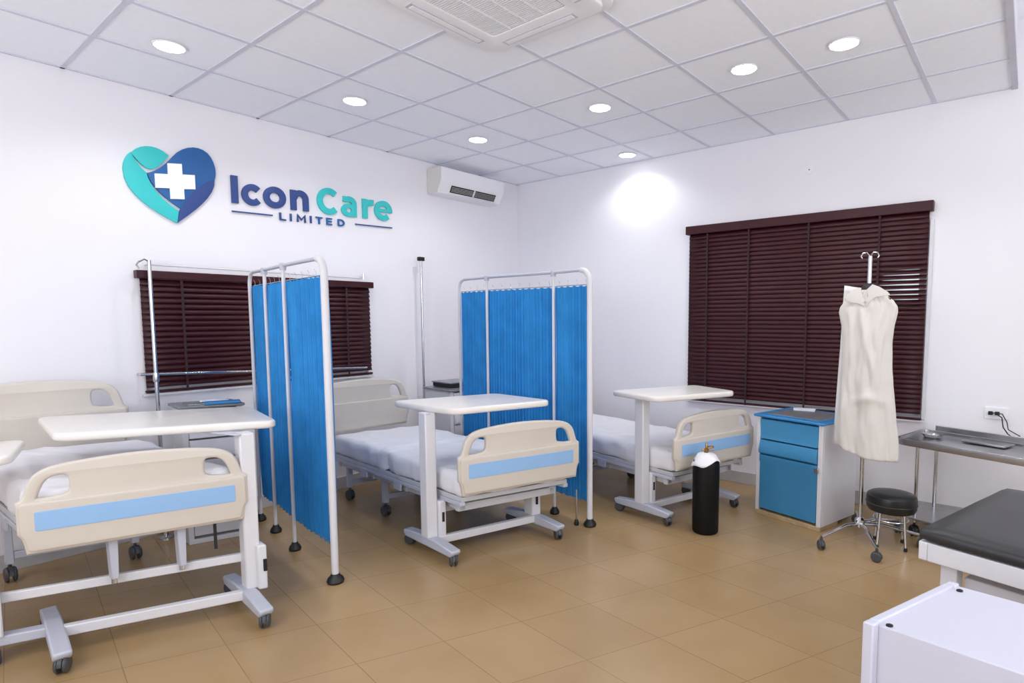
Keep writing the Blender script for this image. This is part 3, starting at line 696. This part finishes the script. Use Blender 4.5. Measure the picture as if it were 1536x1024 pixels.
tag(obj('paper_sheet', mb, 'paper', solid=.001), 'pale papers lying on the locker top below the small blind', 'paper')
mb = MB(Fr((-3.68, -.485, 0), -18)); mb.box(0, .22, .0, .09, .9665, .982)
tag(obj('folder', mb, 'locker_top', bevel=.003), 'blue folder lying on the front edge of the locker behind the nearest table', 'folder')
e = thing('equipment_box', 'dark grey flat box with pale lid on the locker beside the second screen', 'box', (-1.42, -.42, .88))
mb = MB(Fr((0, 0, 0), -6)); mb.box(-.13, .17, -.15, .15, .006, .045); obj('body', mb, 'dark', e, .004)
mb = MB(Fr((0, 0, 0), -6)); mb.box(-.14, .18, -.16, .16, .0455, .058); obj('lid', mb, 'greytop', e, .004)

# ------------------------------------------------------------------ black gas cylinder
e = thing('gas_cylinder', 'black gas cylinder with brass valve and white paper cover in front of the farthest bed', 'gas cylinder', (-1.385, -3.125, 0))
m = MB(); m.lathe([(.082, 0), (.09, .006), (.094, .02), (.096, .49), (.091, .525), (.07, .55), (.04, .565), (.03, .568), (.03, .575), (0, .575)], seg=36); obj('body', m, 'cylblack', e)
m = MB(); m.lathe([(.012, .57), (.012, .592), (.017, .595), (.017, .612), (.008, .616), (.008, .65), (.005, .655), (0, .656)], seg=16); m.tube([(-.025, .025, .604), (.028, -.035, .604)], .007, 10); obj('valve', m, 'brass', e)
m = MB(); m.lathe([(.0, .622), (.022, .624), (.024, .628), (.022, .632), (0, .634)], (.012, -.028), 16); obj('handwheel', m, 'brass', e)
def clothfn(u, v):
    r = .016+.09*v; a = (u*1.35-.62)*PI+PI*1.12
    z = .585-.05*v*v-.055*max(0, v-.55)*(1+.9*math.sin(u*7)+.5*math.sin(u*17))
    return (r*math.cos(a), r*math.sin(a), z+.006*noise.noise(Vector((u*9, v*5, 3))))
m = MB(Fr((-1.385, -3.125, 0))); m.grid(clothfn, 40, 12)
o = obj('paper_cover', m, 'sheet', solid=.0015, smooth=180); setorigin(o, (-1.385, -3.125, .58)); tag(o, 'white paper cloth draped over the shoulder of the black gas cylinder', 'cloth')

# ------------------------------------------------------------------ drip stand with the hanging gown
GX, GY = -.885, -4.05
e = thing('drip_stand', 'chrome wheeled drip stand carrying the white gown, right of the blue locker', 'drip stand', (GX, GY, 0))
m = MB(); m.lathe([(.028, .095), (.034, .1), (.034, .15), (.02, .165)], seg=20); obj('hub', m, 'chrome', e)
m = MB(); m.tube([(0, 0, .12), (0, 0, 1.2)], .0135, 14); obj('pole', m, 'chrome', e)
m = MB(); m.tube([(0, 0, 1.2), (0, 0, 1.96)], .0135, 14); obj('upper_pole', m, 'chrome', e)
m = MB(); m.lathe([(.018, 1.18), (.02, 1.2), (.015, 1.23)], seg=16); obj('collar', m, 'rubber', e)
for s in (-1, 1):
    m = MB(); m.tube([(0, 0, 1.955), (-.005, s*.02, 1.985), (-.008, s*.045, 1.98), (-.01, s*.055, 1.96), (-.01, s*.045, 1.945)], .0045, 8); obj('hook', m, 'chrome', e)
for a in (154, 207, 285, 330, 15):
    a = math.radians(a); dx, dy = math.cos(a), math.sin(a)
    m = MB(); m.tube([(dx*.02, dy*.02, .12), (dx*.14, dy*.14, .128), (dx*.33, dy*.33, .095), (dx*.375, dy*.375, .088)], [.014, .012, .010, .010], 10); obj('leg', m, 'chrome', e)
    caster(e, dx*.375, dy*.375, math.degrees(a)+60, .033, hood=True, m='caster', zt=.085)
# gown (hangs from the stand): outline by height, as (height, half width, centre offset)
h = thing('coat_hanger', 'black coat hanger hooked on the drip stand under the gown collar', 'hanger', (GX, GY, 1.72))
m = MB(); m.tube([(-.02, -.135, -.055), (-.02, -.08, -.02), (-.02, -.03, .012), (-.018, 0, .02), (-.02, .03, .012), (-.02, .08, -.02), (-.02, .135, -.055)], .011, 10); obj('shoulder_bar', m, 'rubber', h)
m = MB(); m.lathe([(.040, .0), (.048, .012), (.046, .035), (.03, .055), (.018, .06)], seg=24, sx=.8); obj('neck', m, 'rubber', h)
g_prof = [(1.74, .055, .005), (1.715, .085, .003), (1.66, .150, .0), (1.62, .176, -.002), (1.585, .178, -.003), (1.5, .160, 0), (1.38, .152, .0), (1.25, .155, .004), (1.1, .162, .006), (.95, .176, .012), (.85, .182, .014), (.74, .190, .02), (.64, .19, .03), (.60, .175, .04)]
def gprof(z):
    for (z1, w1, c1), (z0, w0, c0) in zip(g_prof, g_prof[1:]):
        if z >= z0: t = (z1-z)/(z1-z0) if z1 > z0 else 0; t = max(0, min(1, t)); return w1+(w0-w1)*t, c1+(c0-c1)*t
    return g_prof[-1][1:]
ge = thing('hospital_gown', 'white cotton gown hanging on the chrome drip stand before the large maroon blind', 'gown', (GX, GY, 1.74))
def gfn(u, v):
    a = u*2*PI; z = 1.735-v*1.115
    w, c = gprof(z); dep = .035+.045*math.sin(min(1, v*1.4)*PI/2)
    ca, sa = math.cos(a), math.sin(a)
    fold = .009*math.sin(a*5+2*noise.noise(Vector((v*2, u*3, 0))))*min(1, v*1.6) + .022*noise.noise(Vector((ca*2.2, sa*2.5+3, z*3.2)))+.012*noise.noise(Vector((ca*5, sa*6, z*7)))
    # a diagonal pulled crease from collar to hip on the front
    if ca < 0:
        t = sa*w-(-.06+.22*(1.7-z)); fold += .026*math.exp(-(t/.026)**2)*math.exp(-((z-1.35)/.32)**2)
        t2 = (z-(1.02-.35*abs(sa*w-.03)**1)); fold += .016*math.exp(-(t2/.03)**2)*math.exp(-((sa*w-.03)/.1)**2)
        t3 = sa*w-(.10-.3*(1.7-z)); fold += .016*math.exp(-(t3/.03)**2)*math.exp(-((z-1.45)/.2)**2)
    y = -(sa*(w+fold*.35))-c*1.0; x = ca*(dep+fold)-.012
    zb = z-.022*max(0, 1-abs(sa))*v**6 + (-.03*sa*v**8)
    return (x, y, zb)
m = MB(); m.grid(gfn, 110, 90); bmesh.ops.remove_doubles(m.bm, verts=m.bm.verts, dist=1e-5)
for v in m.bm.verts: v.co.z -= 1.74
obj('gown_body', m, 'gown', ge, solid=.002, smooth=180)
# collar of two lapels
for s, pts in ((1, [(.0, -.015), (.032, .018), (.075, .0), (.125, -.035), (.14, -.055), (.06, -.062), (.03, -.085), (.0, -.12), (-.018, -.10), (.012, -.06)]), (-1, [(.045, .0), (.075, -.01), (.12, -.045), (.135, -.075), (.10, -.098), (.05, -.105), (.01, -.125), (-.005, -.10), (.02, -.07)])):
    q = [(x*s, z) for x, z in pts]
    outline([q], .003, .001, lambda x, y, z: Vector((-.062-.25*abs(x)*0+z+.2*abs(y)*-.12, -x-.0, y+.01)), 'collar', 'gown', ge)
# folded white vinyl sheet hung behind the gown, its corner showing above the left shoulder
m = MB(Fr((GX+.075, GY, 0)))
def vfn(u, v):
    z = 1.775-v*1.13; yl = .172+(.045)*v; yr = .02-.06*v
    y = yl+(yr-yl)*u; return (.014*math.sin(u*5+v*2)+.01*noise.noise(Vector((u*3, v*4, 2))), y, z-.03*u)
m.grid(vfn, 12, 30)
o = obj('vinyl_apron', m, 'plastic_sheet', solid=.003, smooth=180); setorigin(o, (GX+.075, GY, 1.775)); tag(o, 'stiff white vinyl apron hanging behind the gown, its corner above the left shoulder', 'apron')

# ------------------------------------------------------------------ round black stool
e = thing('round_stool', 'low round stool with padded black vinyl seat behind the drip stand', 'stool', (-.93, -4.245, 0))
e.location = (-.86, -4.235, 0)
m = MB(); m.lathe([(0, .240), (.12, .242), (.142, .25), (.153, .27), (.155, .33), (.150, .352), (.135, .362), (.07, .368), (0, .368)], seg=40); obj('seat', m, 'leather', e)
m = MB(); m.lathe([(.1555, .296), (.159, .300), (.1555, .304)], seg=40); obj('piping', m, 'leather', e)
for k in range(4):
    a = math.radians(60+90*k); dx, dy = math.cos(a), math.sin(a)
    m = MB(); m.tube([(dx*.10, dy*.10, .242), (dx*.12, dy*.12, .012)], .008, 10); obj('leg', m, 'chrome', e)
    m = MB(Fr((dx*.12, dy*.12, 0))); m.lathe([(.011, 0), (.012, .012), (.009, .025)], seg=10); obj('foot_cap', m, 'rubber', e)
m = MB(); m.tube([(.105*math.cos(t*PI/12), .105*math.sin(t*PI/12), .19) for t in range(25)], .005, 8, cap=False); obj('foot_ring', m, 'chrome', e)

# ------------------------------------------------------------------ stainless steel trolley by the right wall
e = thing('steel_trolley', 'stainless steel table with raised back edge and shelf against the right wall', 'trolley', (-.40, -4.6, 0))
f = Fr((-.585+.40, -4.20+4.6, 0), -110, -13)     # front-left corner; a = along the front, b = towards the wall
Wt, Dt = .95, .50
m = MB(f); pl = rounded([(0, 0), (Wt, 0), (Wt, Dt), (0, Dt)], .06, 5)
m.quadprism([(x, y) for x, y in pl], .672, .684); obj('top', m, 'steel', e, .002)
outline([rounded([(0, 0), (Wt, 0), (Wt, Dt), (0, Dt)], .06, 5), rounded([(.012, .012), (Wt-.012, .012), (Wt-.012, Dt-.012), (.012, Dt-.012)], .05, 5)], .024, .004, lambda x, y, z: f(x, y, .676+z), 'rim', 'steel', e)
m = MB(f); m.box(.10, Wt, Dt-.04, Dt-.025, .706, .745); obj('back_rail', m, 'steel', e, .003)
for a, b_ in ((.13, .07), (.84, .07), (.13, Dt-.08), (.84, Dt-.08)):
    m = MB(f); m.tube([(a, b_, .10), (a, b_, .67)], .0125, 12); obj('leg', m, 'chrome', e)
    cp = f(a, b_, 0); caster(e, cp.x, cp.y, 30, .04, m='rubber', zt=.105)
m = MB(f); m.box(.04, Wt-.05, .03, Dt-.03, .125, .14); obj('shelf', m, 'steel', e, .004)
m = MB(Fr((-.43, -4.72, 0), -110, -20)); m.box(-.13, .13, -.05, .1, .709-.02, .702); 
t_ = obj('instrument_tray', m, 'steel', bevel=.003); tag(t_, 'shallow steel tray lying on the steel table below the wall socket', 'tray')
m = MB(Fr((-.36, -4.40, 0), -110, -20))
m.lathe([(0, .686), (.05, .686), (.062, .70), (.066, .714), (.062, .712), (.05, .692), (0, .69)], (0, 0), 24)
t_ = obj('kidney_dish', m, 'steel'); tag(t_, 'round steel dish on the left end of the steel table', 'dish')
# socket with plugs and cables
e = thing('wall_socket', 'white double wall socket with black plugs above the steel table', 'socket', (0, -4.755, .85))
m = MB(); m.box(-.010, 0, -.072, .072, -.043, .043); obj('face_plate', m, 'acwhite', e, .003)
for y in (.035, -.005): m = MB(); m.box(-.035, -.0105, y-.014, y+.014, -.012, .014); obj('plug', m, 'cable', e, .004)
m = MB(); m.tube([(-.035, -4.72, .85), (-.07, -4.745, .86), (-.075, -4.79, .83), (-.07, -4.80, .76), (-.10, -4.83, .72), (-.20, -4.86, .714)], .004, 8)
o = obj('power_cable', m, 'cable'); tag(o, 'black cable from the wall socket curling down onto the steel table', 'cable')
m = MB(); m.tube([(-.035, -4.76, .852), (-.06, -4.79, .855), (-.065, -4.82, .80), (-.06, -4.83, .745), (-.12, -4.90, .715)], .0035, 8)
o = obj('power_cable', m, 'cable'); tag(o, 'thinner black cable hanging right of the first from the wall socket', 'cable')
m = MB(); pts = [(-.62+.25*math.cos(t*.5)*(1+.1*math.sin(t)), -4.78+.17*math.sin(t*.5), .005+.0) for t in range(0, 26)]; m.tube(pts, .004, 8, cap=False)
o = obj('floor_cable', m, 'cable'); tag(o, 'black cable coiled on the floor beneath the steel table', 'cable')

# ------------------------------------------------------------------ examination couch
e = thing('examination_couch', 'examination couch with black vinyl pad on a white metal frame at the right edge', 'examination couch', (-2.62, -5.0, 0))
f = Fr((-2.808+2.62+.0, -4.629+5.0, 0), -15.5, -105.5)   # a away from camera, b out of frame to the right
m = MB(f); rbox(m, -.005, .895, -.005, 1.85, .725, .775, .022, (12, 24, 4), lambda x, y, z, n: .002*noise.noise(Vector((x*4, y*4, z)))); 
bm = m.bm; m.box(.02, .87, .02, 1.83, .726, .73); obj('pad', m, 'couch', e, smooth=60)
m = MB(f); m.box(0, .89, 0, .03, .655, .724); m.box(0, .89, 1.815, 1.845, .655, .724); m.box(0, .03, .03, 1.815, .655, .724); m.box(.86, .89, .03, 1.815, .655, .724); m.box(.03, .86, .03, 1.815, .70, .724)
obj('frame', m, 'wmetal', e, .004)
for a in (.045, .80):
    for b_ in (.06, 1.74):
        m = MB(f); m.box(a, a+.055, b_, b_+.055, .0, .655); obj('leg', m, 'wmetal', e, .004)
for b_ in (.075, 1.755): m = MB(f); m.box(.1, .8, b_, b_+.03, .15, .19); obj('stretcher', m, 'wmetal', e, .003)
m = MB(f); m.box(.10, .46, .12, .5, .33, .60); obj('drawer_unit', m, 'wmetal', e, .004)
# ------------------------------------------------------------------ white metal cabinet, nearest
e = thing('metal_cabinet', 'white metal cabinet with framed top edge in the near right corner', 'cabinet', (-3.4, -4.9, 0))
f = Fr((-3.625+3.4, -4.605+4.9, 0), -20, -97)
m = MB(f); m.box(.0275, .45, .004, .62, .04, .742); obj('body', m, 'cabinet', e, .004)
for a, b_ in ((0, 0), (.425, 0), (0, .60), (.425, .60)):
    m = MB(f); m.box(a, a+.027, b_, b_+.027, 0, .75); obj('corner_post', m, 'cabinet', e, .004)
m = MB(f); m.box(.028, .424, 0, .024, .724, .75); obj('top_rail', m, 'cabinet', e, .004)
m = MB(f); m.box(.002, .024, .028, .60, .0, .04); obj('bottom_rail', m, 'cabinet', e, .004)
for a, b_ in ((.04, .045), (.41, .045)):
    m = MB(f); m.lathe([(.008, .742), (.008, .746), (.004, .748), (0, .748)], (a, b_), 12); obj('screw', m, 'dark', e)

# ------------------------------------------------------------------ poles on the back wall
e = thing('bed_pole', 'chrome upright pole with top hook standing before the small blind at left', 'pole', (-3.845, -.13, 0))
m = MB(); m.tube([(0, 0, .02), (0, 0, 1.96)], .013, 12); obj('upright', m, 'chrome', e)
m = MB(); m.tube([(0, 0, 1.95), (-.03, -.01, 1.965), (-.06, .01, 1.945), (-.075, .0, 1.925), (-.06, 0, 1.90)], .006, 8); obj('hook', m, 'chrome', e)
m = MB(); m.lathe([(.05, 0), (.05, .008), (.018, .02), (.014, .05)], seg=20); obj('base', m, 'chrome', e)
m = MB(); m.lathe([(.018, 1.12), (.02, 1.135), (.02, 1.17), (.018, 1.185)], seg=16); obj('clamp', m, 'chrome', e)
e = thing('wall_rail', 'chrome horizontal rail crossing the lower part of the small maroon blind', 'rail', (-3.04, 0, 1.14))
m = MB(); m.tube([(-.89, -.105, .035), (.87, -.105, -.035)], .010, 12); obj('rod', m, 'chrome', e)
for x, z in ((-.875, .034), (.86, -.034)):
    m = MB(); m.tube([(x, -.105, z), (x, -.002, z)], .008, 8); obj('bracket', m, 'chrome', e)
e = thing('curtain_rod', 'thin white rod above the small maroon blind', 'curtain rod', (-3.0, 0, 1.935))
m = MB(); m.tube([(-.84, -.08, .0), (.85, -.08, -.01)], .006, 10); obj('rod', m, 'wmetal', e)
for x in (-.83, .84): m = MB(); m.tube([(x, -.08, 0), (x, -.002, .0)], .005, 8); m.lathe([(.009, -.02), (.009, .03)], (x, -.08), 8); obj('bracket', m, 'chrome', e)
e = thing('drip_pole', 'tall chrome pole with black clamp on top near the corner behind the middle bed', 'pole', (-1.52, -.10, 0))
m = MB(); m.tube([(0, 0, .02), (0, 0, 2.14)], .0125, 12); obj('upright', m, 'chrome', e)
m = MB(); m.box(-.032, .032, -.02, .02, 2.13, 2.168); obj('clamp', m, 'dark', e, .004)
m = MB(); m.lathe([(.045, 0), (.045, .008), (.018, .02), (.014, .05)], seg=20); obj('base', m, 'chrome', e)
# small things on the walls
m = MB(Fr((0, -3.381, 2.80), 0)); 
def disc_x(r, t, y, z, name, m_, parent=None):
    mb = MB(); n = 24
    mb.add([(-t*.4*0, y+r*math.cos(2*PI*k/n), z+r*math.sin(2*PI*k/n)) for k in range(n)]+[(-t, y+r*.9*math.cos(2*PI*k/n), z+r*.9*math.sin(2*PI*k/n)) for k in range(n)],
           [tuple(range(n)), tuple(range(n, 2*n))]+[(k, (k+1) % n, n+(k+1) % n, n+k) for k in range(n)])
    return obj(name, mb, m_, parent)
m.bm.free()
e = thing('wall_cover_plate', 'small round white cover plate high on the wall above the large blind', 'cover plate', (0, -3.381, 2.80))
disc_x(.035, .005, 0, 0, 'plate', 'acwhite', e); 
o = disc_x(.005, .008, 0, 0, 'screw', 'dark', e)
e = thing('wall_cover_plate', 'small round white cover plate in the bright glow right of the corner', 'cover plate', (0, -1.765, 2.93))
disc_x(.03, .005, 0, 0, 'plate', 'acwhite', e); disc_x(.004, .008, 0, 0, 'screw', 'dark', e)
